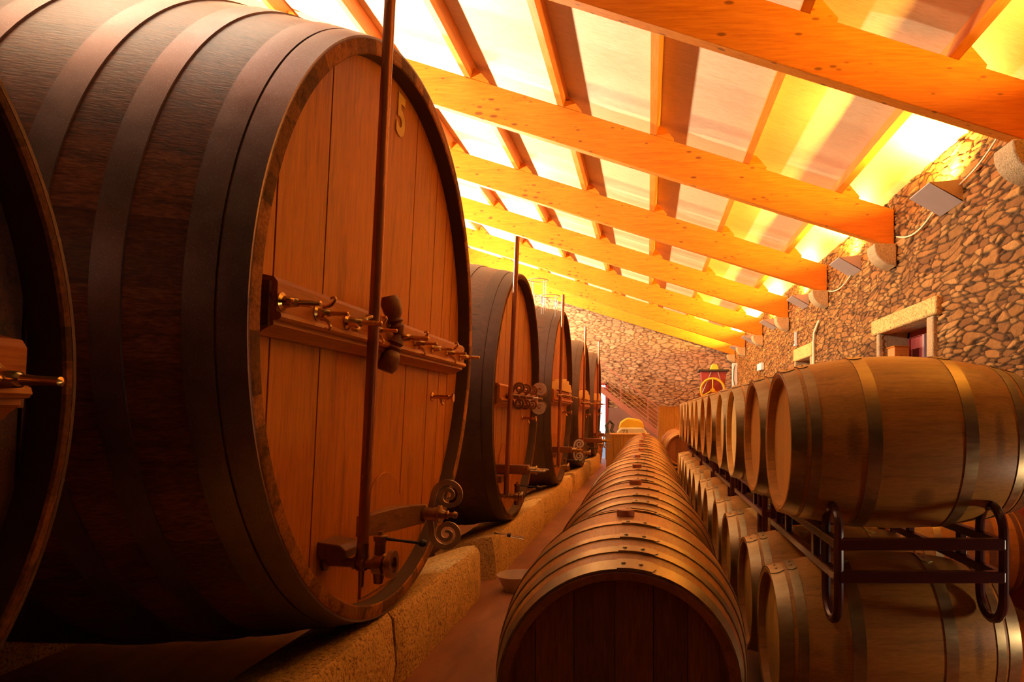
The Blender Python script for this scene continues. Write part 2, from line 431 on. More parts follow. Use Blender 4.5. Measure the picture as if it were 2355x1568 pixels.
# ------------------------------------------------------------------ roof timbers
RAFT = [1.9, 4.9, 7.86, 10.8, 13.8, 16.9, 19.9, 22.28]
PUR = [.06 + 1.05 * k for k in range(-4, 3)]
sl = math.atan(SL); cs, sn = math.cos(sl), math.sin(sl)
rl = ['wide orange pine rafter out of the frame above the viewer', 'nearest broad orange pine rafter crossing the upper right corner', 'second pine rafter, running from behind the big vat to the first uplight',
      'third pine rafter, ending on the wall between two uplights', 'fourth orange pine rafter, above the tops of the far vats', 'fifth rafter, glowing yellow, down towards the far wall',
      'sixth rafter, pale yellow, last one standing clear of the back wall', 'flat pale rafter lying against the stone back wall']
for k, y in enumerate(RAFT):
    x0, x1 = XL, XW - .02
    mb = MB(); mb.prism([(x0, zbot(x0)), (x1, zbot(x1)), (x1, zbot(x1) + RD), (x0, zbot(x0) + RD)], 'y', y, y + .11, random.random())
    if k == 0: struct(mb.build('trim_4', M['pine'], smooth=0)); continue
    r = mb.build('roof_rafter', M['pine'], smooth=0, loc=(XW, y, zbot(XW)), bevel=.006)
    tag(r, rl[k], 'rafter', 'roof rafters')
    for px in PUR:
        zt = zbot(px) + RD
        def T(s, n): return (px + s * cs + n * sn, zt - s * sn + n * cs)
        w = MB(); w.prism([T(.038, 0), T(.235, 0), T(.235, .03), T(.09, .12), T(.038, .12)], 'y', y + .005, y + .105)
        w.build('wedge_block', M['pine'], r, smooth=0).location = -r.location
PL = ['purlin nearest the left wall, high above the vats', 'purlin second from the left wall, above the near vat', 'purlin above the shoulder of the big numbered vat', 'purlin to the right of the big vat pole, lit pale on its left',
      'upright looking middle purlin, straight above the barrel row', 'purlin between the pale boards and the yellow boards', 'purlin nearest the stone wall, above the uplights']
for k, px in enumerate(PUR):
    zt = zbot(px) + RD + .002
    def T(s, n): return (px + s * cs + n * sn, zt - s * sn + n * cs)
    mb = MB(); mb.prism([T(-.037, 0), T(.037, 0), T(.037, .165), T(-.037, .165)], 'y', YF, YB)
    tag(mb.build('roof_purlin', M['pine2'], smooth=0, loc=(px, YF, zt)), PL[k], 'purlin', 'roof purlins')
# corbels under the rafter ends
cl = ['', 'stone corbel at the right edge of the picture', 'largest whole stone corbel, carrying the second rafter', 'stone corbel carrying the third rafter', 'stone corbel carrying the fourth rafter', 'small stone corbel carrying the fifth rafter',
      'tiny bright corbel carrying the sixth rafter', 'pale corbel in the far corner of the hall']
for k, y in enumerate(RAFT):
    if not k: continue
    z = zbot(XW) + .03; Rr = .26
    poly = [(XW - .01, z), (XW - Rr, z), (XW - Rr, z - .03)] + [(XW - Rr * math.cos(a), z - .03 - .22 * math.sin(a)) for a in [PI / 2 * q / 10 for q in range(1, 10)]] + [(XW - .01, z - .26)]
    mb = MB(); mb.prism(poly, 'y', y - .06, min(y + .22, YB - .01))
    tag(mb.build('stone_corbel', M['granite2'], loc=(XW, y, z - .26), bevel=.012), cl[k], 'corbel', 'stone corbels under the rafters')

# ------------------------------------------------------------------ uplights on the right wall
BAY = [.4, 3.4, 6.41, 9.35, 12.3, 15.35, 18.4, 21.1]
UP = {}
fl = ['', 'wedge uplight out of frame beside the viewer', 'nearest grey wedge uplight, by the second rafter end', 'second wedge uplight, between the second and third rafter', 'third pale wedge uplight along the stone wall',
      'fourth small white wedge uplight along the stone wall', 'fifth tiny wedge uplight near the far corner', 'last wedge uplight in the far corner']
def area(name, loc, direction, sx, sy, energy, color, spread=PI):
    l = bpy.data.lights.new(name, 'AREA'); l.shape = 'RECTANGLE'; l.size = sx; l.size_y = sy; l.energy = energy; l.color = color; l.spread = spread
    o = bpy.data.objects.new(name, l); COL.objects.link(o); o.location = loc
    o.rotation_euler = Vector(direction).to_track_quat('-Z', 'Y').to_euler()
    return o
RIGHT_E, LEFT_E = 230., 430.
FAR = [0, 1, 1, 1.1, 1.5, 2.0, 2.4, 2.4]
RIGHT_C, LEFT_C = (1., .58, .08), (1., .78, .47)
for k, y in enumerate(BAY):
    if k >= 1:
        e = empty('wall_uplight', (XW, y, H + 1.89)); tag(e, fl[k], 'wall light', 'wedge uplights on the stone wall'); UP[k] = e
        mb = MB(); t = .008; a = -.235
        mb.prism([(-.005, 0), (-.30, .165), (-.30, .175), (-.005, .012)], 'y', a, -a)                 # slanted shell
        for yy in (a, -a - t): mb.prism([(-.005, .0), (-.30, .17), (-.005, .20)], 'y', yy, yy + t)
        mb.build('shell', M['fixture'], e, smooth=0)
        MB().box((-.20, a + .03, .158), (-.03, -a - .03, .164)).build('lamp_glass', M['lens'], e, smooth=0)
    if k == 0: continue
    area('uplight', (XW - .15, y, H + 2.10), (-.22, 0, 1), .22, .10, RIGHT_E * FAR[k], RIGHT_C, math.radians(170))
    if k == 1:
        area('uplight_left', (XL + .9, y - .1, H + 2.2), (.45, 0, 1), .3, .2, 235., (.90, .92, 1.), math.radians(105)); continue
    area('uplight_left', (XL + .25, y, H + 2.25), (.75, 0, .66), .3, .2, LEFT_E * (1.25 if k in (1, 2) else 1 + .3 * (FAR[k] - 1)), (1., .92, .80) if k in (1, 2) else LEFT_C)

mb = MB()      # shells of the lamps that stand outside the picture: left wall uplights and a low wall lamp
for k, y in enumerate(BAY):
    if k == 0: continue
    dx = .9 if k == 1 else .25
    mb.box((XL, y - .2, H + 2.06), (XL + dx + .1, y + .2, H + 2.08)); mb.box((XL + dx - .12, y - .2, H + 2.08), (XL + dx + .12, y + .2, H + 2.14))
mb.box((2.70, 2.19, H - .91), (2.77, 2.41, H - .69))
struct(mb.build('trim_5', M['fixture'], smooth=0))
area('floor_lamp_right', (2.68, 2.30, H - .80), (-1., .12, .22), .18, .18, 7., (1., .78, .55))
# ------------------------------------------------------------------ windows in the right wall
for k, (y0, y1, z0, z1) in enumerate(WIN):
    dw = (8.55 - 6.63) / 2 if k == 0 else .72
    yc = 7.59 if k == 0 else 12.4
    hh = .17 if k == 0 else .22
    mb = MB(); mb.box((XW - .06, yc - dw, z1 - .01), (XW + .12, yc + dw, z1 + hh))
    tag(mb.build('stone_lintel', M['granite'], loc=(XW, yc, z1), bevel=.02), ['long granite lintel above the nearer window', 'short granite lintel above the farther window'][k], 'lintel', 'granite window lintels')
    mb = MB()
    for a, b2 in ((y0 - .16, y0), (y1, y1 + .10)): mb.box((XW - .045, a, z0), (XW + .07, b2, z1 - .01))
    j = mb.build('stone_jamb', M['granite2'], loc=(XW, yc, z0), bevel=.015); struct(j)
    fx = XW + .30
    w = empty('window_%d' % (k + 1), (fx, yc, z0)); struct(w)
    mb = MB()
    for a, b2, c, d in ((y0, y0 + .06, z0, z1), (y1 - .05, y1, z0, z1), (y0, y1, z0, z0 + .06), (y0, y1, z1 - .07, z1)): mb.box((fx, a, c), (fx + .07, b2, d))
    f = mb.build('window_frame', M['redpaint'], w, smooth=0); f.location = -w.location
    ym = y0 + .89
    f = MB().box((fx - .01, ym, z0 + .06), (fx + .06, ym + .06, z1 - .07)).build('mullion', M['stairs'], w, smooth=0); f.location = -w.location
    f = MB().box((fx + .02, ym + .06, z0 + .06), (fx + .05, y1 - .05, z1 - .07)).build('shutter_panel', M['redpaint'], w, smooth=0); f.location = -w.location
    f = MB().box((fx + .03, y0 + .06, z0 + .06), (fx + .036, ym, z1 - .07)).build('window_pane', M['glass'], w, smooth=0); f.location = -w.location
mb = MB(); mb.box((XW + .03, 7.98, WIN[0][2]), (XW + .2, 8.22, H + .775)); mb.box((XW + .02, 7.97, H + .775), (XW + .21, 8.23, H + .79))
tag(mb.build('wooden_box', M['pine'], smooth=0, loc=(XW + .1, 8.1, WIN[0][2]), bevel=.01), 'small red brown wooden box on the near window ledge', 'box')

# ------------------------------------------------------------------ wine barrels
def make_barrel(name, Rh, Rb, L, hoops, oak, bung, hoop_w=.0022, seed=1):
    random.seed(seed)
    root = empty(name, (0, 0, 0))
    def r(x): t = abs(2 * x / L); return Rb - (Rb - Rh) * t ** 2.05
    n_st, per = 26, 3
    tones = []
    for i in range(n_st): tones += [random.random()] * per
    ri = Rh - .024
    prof = [(-L / 2 + .05, ri - .004), (-L / 2 + .004, ri), (-L / 2, Rh - .006), (-L / 2 + .004, Rh)]
    xs = [-L / 2 + L * i / 28 for i in range(1, 28)]
    prof += [(x, r(x)) for x in xs] + [(L / 2 - .004, Rh), (L / 2, Rh - .006), (L / 2 - .004, ri), (L / 2 - .05, ri - .004)]
    MB().lathe(prof, n_st * per, 'x', (0, 0, Rb), tones=tones, caps=False).build('staves', oak, root, 40)
    for sgn in (-1, 1):
        mb = MB()
        sp = [-ri]; y = -ri
        while y < ri - .1: y += random.uniform(.065, .105); sp.append(y)
        sp[-1:] = [ri] if sp[-1] > ri - .05 else [sp[-1], ri]
        x0 = sgn * (L / 2 - .038)
        mb.disc_planks(sp, ri + .003, x0 - sgn * .02, x0, Rb, .0016)
        mb.build('barrel_head', M['oak_head'] if oak is M['oak'] else M['oak_stack_head'], root, 0)
    for (a, b2) in hoops:
        mb = MB()
        pr = []
        th = .0035
        for x in (a, (a + b2) / 2, b2): pr.append((x, r(x) + th))
        pr2 = [(b2, r(b2) - .002), (a, r(a) - .002)]
        mb.lathe(pr + pr2, 72, 'x', (0, 0, Rb), closed=True)
        # riveted overlap: a round-ended tongue and two rivets beside the top of the hoop
        w = b2 - a; xm = (a + b2) / 2
        prev = None
        A0, A1 = 3.2 - .11 / Rb, .02
        K = 10
        vs = []; fs = []
        for q in range(K + 1):
            ang = -.30 + .32 * q / K
            tt = min(1., math.sqrt(max(0, 1 - max(0, 1 - (q / K) / .12) ** 2)))
            hw = w / 2 * max(.15, tt)
            for xx in (xm - hw, xm + hw):
                rr = r(xx) + th + .0028
                vs.append((xx, -rr * math.sin(ang), Rb + rr * math.cos(ang)))
            for xx in (xm - hw, xm + hw):
                rr = r(xx) + th - .001
                vs.append((xx, -rr * math.sin(ang), Rb + rr * math.cos(ang)))
            if q:
                o = (q - 1) * 4; p = q * 4
                fs += [(o, o + 1, p + 1, p), (o, p, p + 2, o + 2), (o + 1, o + 3, p + 3, p + 1)]
        fs += [(0, 2, 3, 1), (K * 4, K * 4 + 1, K * 4 + 3, K * 4 + 2)]
        vs = [(v[0], -v[1] * TONGUE[0], v[2]) for v in vs]
        mb.add(vs, fs)
        for ang in (.03, .17):
            rr = r(xm) + th + .0025
            aa = ang * -TONGUE[1]
            cx, cy, cz = xm, rr * math.sin(aa), Rb + rr * math.cos(aa)
            mb.lathe([(cz - .001, .0065), (cz + .002, .0055), (cz + .0038, .003), (cz + .0042, .0001)], 10, 'z', (cx, cy, 0), caps=False)
        mb.build('hoop', M['hoop'], root, 40)
    if bung:
        MB().lathe([(Rb * 2 - .012, .026), (Rb * 2 + .015, .0275), (Rb * 2 + .019, .025), (Rb * 2 + .019, .0001)], 20, 'z', (0, 0, 0)).build('bung', M['bung'], root, 50)
    return root
M['oak_stack_head'] = wood('stack_barrel_head_oak', (.62, .29, .05), (.74, .37, .07), (.82, .44, .10), (16, 16, 1.2), .5, .18, None, 0, .05)
TONGUE = (1, 1)
Lc = .955
hp = [(0.001, .050), (.098, .133), (.195, .226), (.335, .366)]
hoops8 = [(-Lc / 2 + a, -Lc / 2 + b2) for a, b2 in hp] + [(Lc / 2 - b2, Lc / 2 - a) for a, b2 in hp]
b0 = make_barrel('wine_barrel', .289, .35, Lc, hoops8, M['oak'], True, seed=3)
midl = ['nearest oak barrel of the middle row, its dark head facing the viewer', 'second oak barrel in the middle row, behind the dark-headed one', 'third oak barrel in the middle row', 'fourth oak barrel in the middle row', 'fifth oak barrel in the middle row',
        'sixth oak barrel in the middle row', 'seventh oak barrel in the middle row', 'eighth oak barrel in the middle row', 'ninth oak barrel in the middle row', 'last oak barrel at the far end of the middle row']
ROWX = [-.068, -.055, -.075, -.07, -.055, -.075, -.06, -.055, -.06, -.055]
BZ = H - .66 - .35
for k in range(10):
    o = b0 if k == 0 else copy_tree(b0)
    o.location = (ROWX[k] + (0.0 if k == 0 else .012 * (k % 3 - 1)), 1.655 + Lc / 2 + k * .968, BZ + (.0 if k else 0))
    o.rotation_euler = (0, 0, PI / 2)
    tag(o, midl[k], 'barrel', 'middle row of barrels')
for k in range(3):
    o = copy_tree(b0); o.location = (.63, 13.45 + k * .968, BZ); o.rotation_euler = (0, 0, PI / 2)
    tag(o, ['first', 'second', 'last'][k] + ' pale barrel end-on beyond the end of the racks', 'barrel', 'barrels beyond the racks')
Ls = .985
hs = [(.001, .058), (.074, .114), (.282, .335)]
hoops6 = [(-Ls / 2 + a, -Ls / 2 + b2) for a, b2 in hs] + [(Ls / 2 - b2, Ls / 2 - a) for a, b2 in hs]
s0 = make_barrel('wine_barrel', .297, .367, Ls, hoops6, M['oak_stack'], False, seed=5)
YU = []
for k in range(6): YU += [3.0 + 1.68 * k, 3.745 + 1.68 * k]
for k, y in enumerate(YU):
    o = s0 if k == 0 else copy_tree(s0)
    o.location = (.557 + Ls / 2, y, H - .117 - .367)
    l = 'largest tan barrel on the rack, lying sideways at the right' if k == 0 else ORD[k] + ' barrel from the front in the upper racked tier' if k < 11 else 'farthest barrel in the upper racked tier'
    tag(o, l, 'barrel', 'upper tier of racked barrels')
for k, y in enumerate(YU):
    o = copy_tree(s0); o.location = (.535 + Ls / 2, y + .12, H - .985 - .367)
    l = 'nearest tan barrel under the rack, bottom right corner' if k == 0 else ORD[k] + ' barrel from the front in the lower tier under the racks' if k < 11 else 'farthest barrel in the lower tier under the racks'
    tag(o, l, 'barrel', 'lower tier of barrels under the racks')
for k, y in enumerate((5.12, 5.87, 6.8, 7.55)):
    o = copy_tree(s0); o.location = (1.69 + Ls / 2, y, H - .985 - .367)
    tag(o, ORD[k] + ' barrel of the row by the red wall, glimpsed through the rack', 'barrel', 'barrels by the red wall')
# timbers the low barrels lie on
def bearer(x, y0, y1, z1, label, w=.1):
    tag(MB().box((x - w / 2, y0, 0), (x + w / 2, y1, z1)).build('timber_bearer', M['oldwood'], smooth=0, loc=(x, y0, 0), bevel=.006), label, 'timber', 'timbers under the barrels')
bearer(-.262, 1.75, 11.2, BZ + .064, 'left timber carrying the middle barrel row')
bearer(.142, 1.75, 11.2, BZ + .064, 'right timber carrying the middle barrel row')
bearer(.43, 13.0, 15.8, BZ + .064, 'left timber under the barrels beyond the racks')
bearer(.83, 13.0, 15.8, BZ + .064, 'right timber under the barrels beyond the racks')
for x, nm in ((.80, 'left'), (1.25, 'right')): bearer(x, 2.75, 12.7, H - .985 - .36, nm + ' floor timber under the lower racked tier')
for x, nm in ((1.95, 'left'), (2.42, 'right')): bearer(x, 4.8, 7.95, H - .985 - .36, nm + ' floor timber under the barrels by the red wall')

# ------------------------------------------------------------------ steel barrel racks
def make_rack():
    root = empty('barrel_rack', (0, 0, 0))       # origin: near left ring, rail height
    dx, dy = .63, 1.40
    for yy in (0, dy - .2):
        for xx in (0, dx):
            zt, zb, hw = .135, -.31, .095
            pts = []
            for q in range(13): a = PI * q / 12; pts.append((xx, yy + hw + hw * -math.cos(a), zt - hw + hw * math.sin(a)))
            for q in range(13): a = PI * q / 12; pts.append((xx, yy + hw + hw * math.cos(a), zb + hw - hw * math.sin(a)))
            MB().tube(pts, .0185, 10, True).build('ring_loop', M['rack'], root)
    for zz in (0, -.125):
        for yy in (0, dy):
            MB().box((0, yy - .02, zz - .022), (dx, yy + .02, zz + .022)).build('cross_rail', M['rack'], root, 0, bevel=.005)
        for xx in (0, dx):
            MB().box((xx - .018, 0, zz - .018), (xx + .018, dy, zz + .018)).build('side_rail', M['rack'], root, 0, bevel=.005)
    for yy in (.36, .95):
        for xx in (0, dx):
            MB().box((xx - .016, yy - .022, -.125), (xx + .016, yy + .022, 0)).build('upright', M['rack'], root, 0, bevel=.004)
    return root
rk = make_rack()
for k in range(6):
    o = rk if k == 0 else copy_tree(rk)
    o.location = (.73, 2.66 + 1.68 * k, H - .495)
    tag(o, ('nearest maroon steel rack, under the largest tan barrel' if k == 0 else ORD[k] + ' maroon steel rack from the front' if k < 5 else 'farthest maroon steel rack along the stack'), 'barrel rack', 'steel barrel racks')

# ------------------------------------------------------------------ spiral iron work
def spiral_strip(mb, c, R, turns, w0, w1, th, plane='xz', start=0., sgn=1, y=0., n=70, tail=None):
    """flat scroll: band of width w0..w1, thickness th, in the x-z plane at y"""
    cen = []
    if tail: cen += [(p[0], p[1]) for p in tail]
    for q in range(n + 1):
        t = q / n; a = start + sgn * turns * 2 * PI * t; rr = R * (1 - t) + w1 * .55 * t
        cen.append((c[0] + rr * math.cos(a), c[1] + rr * math.sin(a)))
    K = len(cen); vs = []; fs = []
    for q in range(K):
        a = cen[max(0, q - 1)]; b2 = cen[min(K - 1, q + 1)]
        d = Vector((b2[0] - a[0], b2[1] - a[1]))
        d = d.normalized() if d.length > 1e-9 else Vector((1, 0))
        nx, nz = -d.y, d.x
        w = (w0 + (w1 - w0) * q / (K - 1)) / 2
        for (s_, yy) in ((1, -th / 2), (-1, -th / 2), (-1, th / 2), (1, th / 2)):
            px, pz = cen[q][0] + nx * w * s_, cen[q][1] + nz * w * s_
            vs.append((px, y + yy, pz) if plane == 'xz' else (px, pz, y + yy))
        if q:
            o = (q - 1) * 4; p = q * 4
            for k in range(4): fs.append((o + k, o + (k + 1) % 4, p + (k + 1) % 4, p + k))
    fs += [(0, 1, 2, 3), ((K - 1) * 4 + 3, (K - 1) * 4 + 2, (K - 1) * 4 + 1, (K - 1) * 4)]
    mb.add(vs, fs)

def scroll_handle(root, P, mat, s=1., flat=False, name='scroll_handle'):
    """brass hub along +x with two iron spirals in the x-z plane; P = inner end of the hub"""
    x, y, z = P
    hub = MB()
    hub.lathe([(x, .001), (x, .048 * s), (x + .012 * s, .050 * s), (x + .02 * s, .036 * s), (x + .08 * s, .036 * s), (x + .086 * s, .048 * s), (x + .098 * s, .048 * s), (x + .105 * s, .026 * s),
               (x + .125 * s, .018 * s), (x + .135 * s, .022 * s), (x + .142 * s, .012 * s), (x + .158 * s, .012 * s), (x + .168 * s, .019 * s), (x + .182 * s, .015 * s), (x + .187 * s, .001)], 20, 'x', (0, y, z))
    h = hub.build(name, M['brass_old'], root)
    mb = MB()
    pl = 'xy' if flat else 'xz'
    base = z if not flat else y
    for sg in (1, -1):
        tail = [(x + .045 * s, base + sg * .02 * s), (x + .050 * s, base + sg * .055 * s)]
        spiral_strip(mb, (x + .135 * s, base + sg * .098 * s), .078 * s, 1.85, .030 * s, .015 * s, .012 * s, pl, PI, -sg, y if not flat else z, 80, tail)
    mb.build('spiral', mat, h)
    return h

# ------------------------------------------------------------------ the big oak vats
def make_vat(loc_head, R, Zc, lean, L=3.2, splits=None, headmat=None, bulge=.17, label='', seed=1, near=True, beam_h=(-.105, .105), beam_y=None, ring=.066, dim=False):
    """loc_head: (X of the head plane at axis height, Y centre). local axes: +x out of the head, base of the front rim at the origin"""
    random.seed(seed)
    X0, Yc = loc_head
    root = empty('oak_vat', (X0 - R * math.sin(lean), Yc, H + Zc - R * math.cos(lean)), (0, lean, 0))
    tag(root, label, 'vat', 'row of large oak vats')
    c = (0, 0, R)
    def r(x): t = abs(2 * (-x) / L - 1); return R + bulge * (1 - t ** 2.2)
    n_st = 40 if near else 30; per = 4 if near else 3
    tones = []
    for i in range(n_st): tones += [random.random()] * per
    rec = .085
    ri = R - ring
    xs = [-L * q / 30 for q in range(31)]
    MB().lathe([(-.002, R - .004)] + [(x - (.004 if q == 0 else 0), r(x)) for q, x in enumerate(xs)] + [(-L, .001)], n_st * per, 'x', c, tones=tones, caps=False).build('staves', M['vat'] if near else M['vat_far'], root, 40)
    # ring of stave ends with the dark recess inside
    te = []
    for i in range(n_st * 2): te += [random.random()] * 2
    mb = MB()
    mb.lathe([(-.004, R - .002), (0, R - .012), (0, ri + .006), (-.006, ri)], n_st * 4, 'x', c, tones=te, caps=False)
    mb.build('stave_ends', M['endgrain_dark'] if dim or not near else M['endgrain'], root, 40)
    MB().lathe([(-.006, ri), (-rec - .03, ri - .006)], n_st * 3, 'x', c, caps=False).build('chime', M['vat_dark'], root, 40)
    mb = MB()
    if splits is None:
        sp = [-ri]; y = -ri
        while y < ri - .3: y += random.uniform(.24, .34); sp.append(y)
        sp.append(ri)
    else: sp = [-ri] + splits + [ri]
    mb.disc_planks(sp, ri - .004, -rec - .05, -rec, R, .011, None, 14)
    mb.build('vat_head', headmat or M['vat_head'], root, 0)
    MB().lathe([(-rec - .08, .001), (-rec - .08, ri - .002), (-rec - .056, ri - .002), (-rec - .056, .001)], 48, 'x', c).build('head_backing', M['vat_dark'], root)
    for (a, b2) in [(.004, .092), (.100, .192), (.365, .455), (.60, .70), (.95, 1.05), (2.15, 2.25), (2.5, 2.6), (2.75, 2.84), (3.0, 3.19)]:
        pr = [(-a, r(-a) + .007), (-(a + b2) / 2, r(-(a + b2) / 2) + .008), (-b2, r(-b2) + .007), (-b2, r(-b2) - .003), (-a, r(-a) - .003)]
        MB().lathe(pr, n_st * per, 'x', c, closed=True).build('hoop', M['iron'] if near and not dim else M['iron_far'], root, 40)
    return root, rec, R

def moulded_beam(root, rec, R, y0, y1, zc, hgt=.21, dep=.105, mat=None, bolts=(), crest=False):
    mat = mat or M['moulding']
    x0 = -rec
    h2_ = hgt / 2
    prof = [(x0 + .001, zc + h2_), (x0 + dep * .85, zc + h2_ - .012), (x0 + dep, zc + h2_ - .03), (x0 + dep, zc - h2_ + .085), (x0 + dep + .014, zc - h2_ + .078), (x0 + dep + .018, zc - h2_ + .064), (x0 + dep + .010, zc - h2_ + .054),
            (x0 + dep - .01, zc - h2_ + .050), (x0 + dep - .008, zc - h2_ + .036), (x0 + dep * .55, zc - h2_ + .016), (x0 + dep * .4, zc - h2_), (x0 + .001, zc - h2_)]
    mb = MB(); mb.prism([(p[0], p[1] + R) for p in prof], 'y', y0, y1)
    bm_ = mb.build('moulded_beam', mat, root, 25)
    for q in range(2):                                   # end mouldings, stepping in
        ya, yb = ((y0 - .016, y0), (y1, y1 + .016))[q]
        mb = MB(); mb.prism([(x0 + .001, zc + h2_ - .02 + R), (x0 + dep * .8, zc + h2_ - .03 + R), (x0 + dep * .8, zc - h2_ + .03 + R), (x0 + .001, zc - h2_ + .02 + R)], 'y', ya, yb)
        mb.build('end_moulding', M['walnut'], bm_, 0)
    return bm_, x0 + dep

def wing_bolt(parent, x, y, z, ang, s=1., mat=None):
    mb = MB()
    mb.lathe([(x, .001), (x, .026 * s), (x + .004 * s, .027 * s), (x + .010 * s, .018 * s), (x + .028 * s, .015 * s), (x + .045 * s, .013 * s), (x + .050 * s, .009 * s), (x + .11 * s, .008 * s), (x + .114 * s, .001)], 16, 'x', (0, y, z))
    for sg in (1, -1):
        pts = []; rr = []
        for q in range(11):
            a = PI * 1.25 * q / 10
            d = .022 + .020 * (1 - math.cos(a)) ; e = .030 + .020 * math.sin(a)
            pts.append((x + (.018 + .028 * math.sin(a * .8) + .02 * q / 10) * s, y + sg * math.cos(ang) * d * s, z + sg * math.sin(ang) * d * s)); rr.append((.0075 - .003 * q / 10) * s)
        mb.tube(pts, rr, 8)
    return mb.build('wing_bolt', mat or M['brass'], parent)

def gauge_pole(root, y, x_b, z_b, z_t, r=.021):
    """glass level gauge held in a turned wooden-brown pole along the head, local coordinates"""
    p = MB().tube([(x_b, y, z_b), (x_b, y, z_t)], r, 12).build('gauge_pole', M['pole'], root)
    mb = MB(); mb.tube([(x_b + .002, y + .014, z_b), (x_b + .002, y + .014, z_t)], .0135, 10)
    mb.build('gauge_tube', M['copper'], p)
    return p

def bottom_tap(root, y, z, x0, s=1., length=.30, lever=True):
    mb = MB()
    L = length
    mb.lathe([(x0, .001), (x0, .042 * s), (x0 + .014, .042 * s), (x0 + .02, .021 * s), (x0 + L * .42, .021 * s), (x0 + L * .42, .028 * s), (x0 + L * .46, .028 * s), (x0 + L * .48, .018 * s), (x0 + L * .55, .018 * s), (x0 + L * .55, .036 * s), (x0 + L * .59, .036 * s),
              (x0 + L * .60, .024 * s), (x0 + L * .70, .026 * s), (x0 + L * .72, .046 * s), (x0 + L * .86, .050 * s), (x0 + L * .88, .040 * s), (x0 + L * .93, .040 * s), (x0 + L * .93, .062 * s), (x0 + L, .062 * s), (x0 + L, .034 * s), (x0 + L * .95, .034 * s), (x0 + L * .95, .001)], 22, 'x', (0, y, z))
    t = mb.build('tap', M['brass_old'], root)
    xm = x0 + L * .79
    mb = MB(); mb.lathe([(z + .03 * s, .024 * s), (z + .10 * s, .024 * s), (z + .105 * s, .030 * s), (z + .125 * s, .030 * s), (z + .13 * s, .012 * s), (z + .145 * s, .010 * s), (z + .147 * s, .001)], 14, 'z', (xm, y, 0))
    mb.lathe([(z - .085 * s, .001), (z - .085 * s, .020 * s), (z - .03 * s, .026 * s)], 14, 'z', (xm, y, 0))
    mb.build('tap_stem', M['brass_old'], t)
    if lever:
        mb = MB(); mb.tube([(xm, y, z + .115 * s), (xm + .08, y + .004, z + .108 * s), (xm + .17, y + .01, z + .100 * s)], [.009 * s, .006 * s, .007 * s], 8)
        mb.lathe([(xm + .165, .001), (xm + .17, .014), (xm + .185, .018), (xm + .2, .012), (xm + .204, .001)], 12, 'x', (0, y + .01, z + .100 * s))
        mb.build('tap_lever', M['black'], t)
    return t

def sample_tap(root, y, z, x0, s=1.):
    mb = MB()
    mb.lathe([(x0, .001), (x0, .024 * s), (x0 + .006, .024 * s), (x0 + .012, .011 * s), (x0 + .075 * s, .010 * s), (x0 + .078 * s, .014 * s), (x0 + .088 * s, .014 * s), (x0 + .09 * s, .007 * s), (x0 + .105 * s, .007 * s), (x0 + .107 * s, .022 * s), (x0 + .115 * s, .022 * s), (x0 + .116 * s, .001)], 14, 'x', (0, y, z))
    mb.tube([(x0 + .045 * s, y, z), (x0 + .05 * s, y, z - .022 * s), (x0 + .06 * s, y, z - .04 * s)], .007 * s, 8)
    return mb.build('sample_tap', M['brass'], root)

def to_mesh(o):
    me = bpy.data.meshes.new_from_object(o)
    n = o.name; c = bpy.data.objects.new(n, me); COL.objects.link(c)
    c.parent = o.parent; c.location = o.location; c.rotation_euler = o.rotation_euler; c.scale = o.scale
    bpy.data.objects.remove(o); c.name = n
    return c
# --- vat number five
R5 = 1.424
v5, rec, R = make_vat((-1.30, 3.70), R5, .389, .05, 3.2, [-1.14, -.75, -.22, .30, .70, .93, 1.12], None, .17, 'huge dark oak vat with a yellow 5 on its orange head', 21)
beam, bx = moulded_beam(v5, rec, R, 2.41 - 3.70, 4.86 - 3.70, -.005, .215, .10)
for k, (yy, ang, s) in enumerate(((2.44, 0, 1.25), (2.70, 1.3, 1.1), (2.97, .5, 1.35), (3.24, 1.4, 1.05), (3.55, 0, 1.5), (3.84, 1.35, 1.1), (4.15, .2, 1.1), (4.45, 1.3, 1.1), (4.76, .1, 1.2))):
    wing_bolt(beam, bx, yy - 3.70, R - .005 + .012, ang, s)
mb = MB()      # turned wooden toggle across the beam
for sg in (1, -1):
    base = Vector((bx + .045, 3.47 - 3.70, R + .01)); tip = Vector((bx - .005, 3.44 - 3.70, R + .01 + sg * .185))
    pts = [base.lerp(tip, t) for t in (0, .12, .22, .3, .36, .44, .52, .62, .85, 1.)]
    mb.tube(pts, [.020, .030, .036, .026, .038, .030, .040, .046, .050, .036], 14)
mb.build('toggle', M['walnut'], v5)
# numeral
cu = bpy.data.curves.new('numeral', 'FONT'); cu.body = '5'; cu.size = .29; cu.extrude = .003; cu.align_x = 'CENTER'; cu.offset = .009
nm = bpy.data.objects.new('numeral', cu); COL.objects.link(nm); nm.parent = v5
nm.location = (-rec + .004, 3.72 - 3.70, R + 1.105); nm.rotation_euler = (PI / 2, 0, PI / 2); nm.scale = (.92, 1, 1)
cu.materials.append(M['brass_plate']); nm = to_mesh(nm); nm['label'] = 'yellow numeral 5'
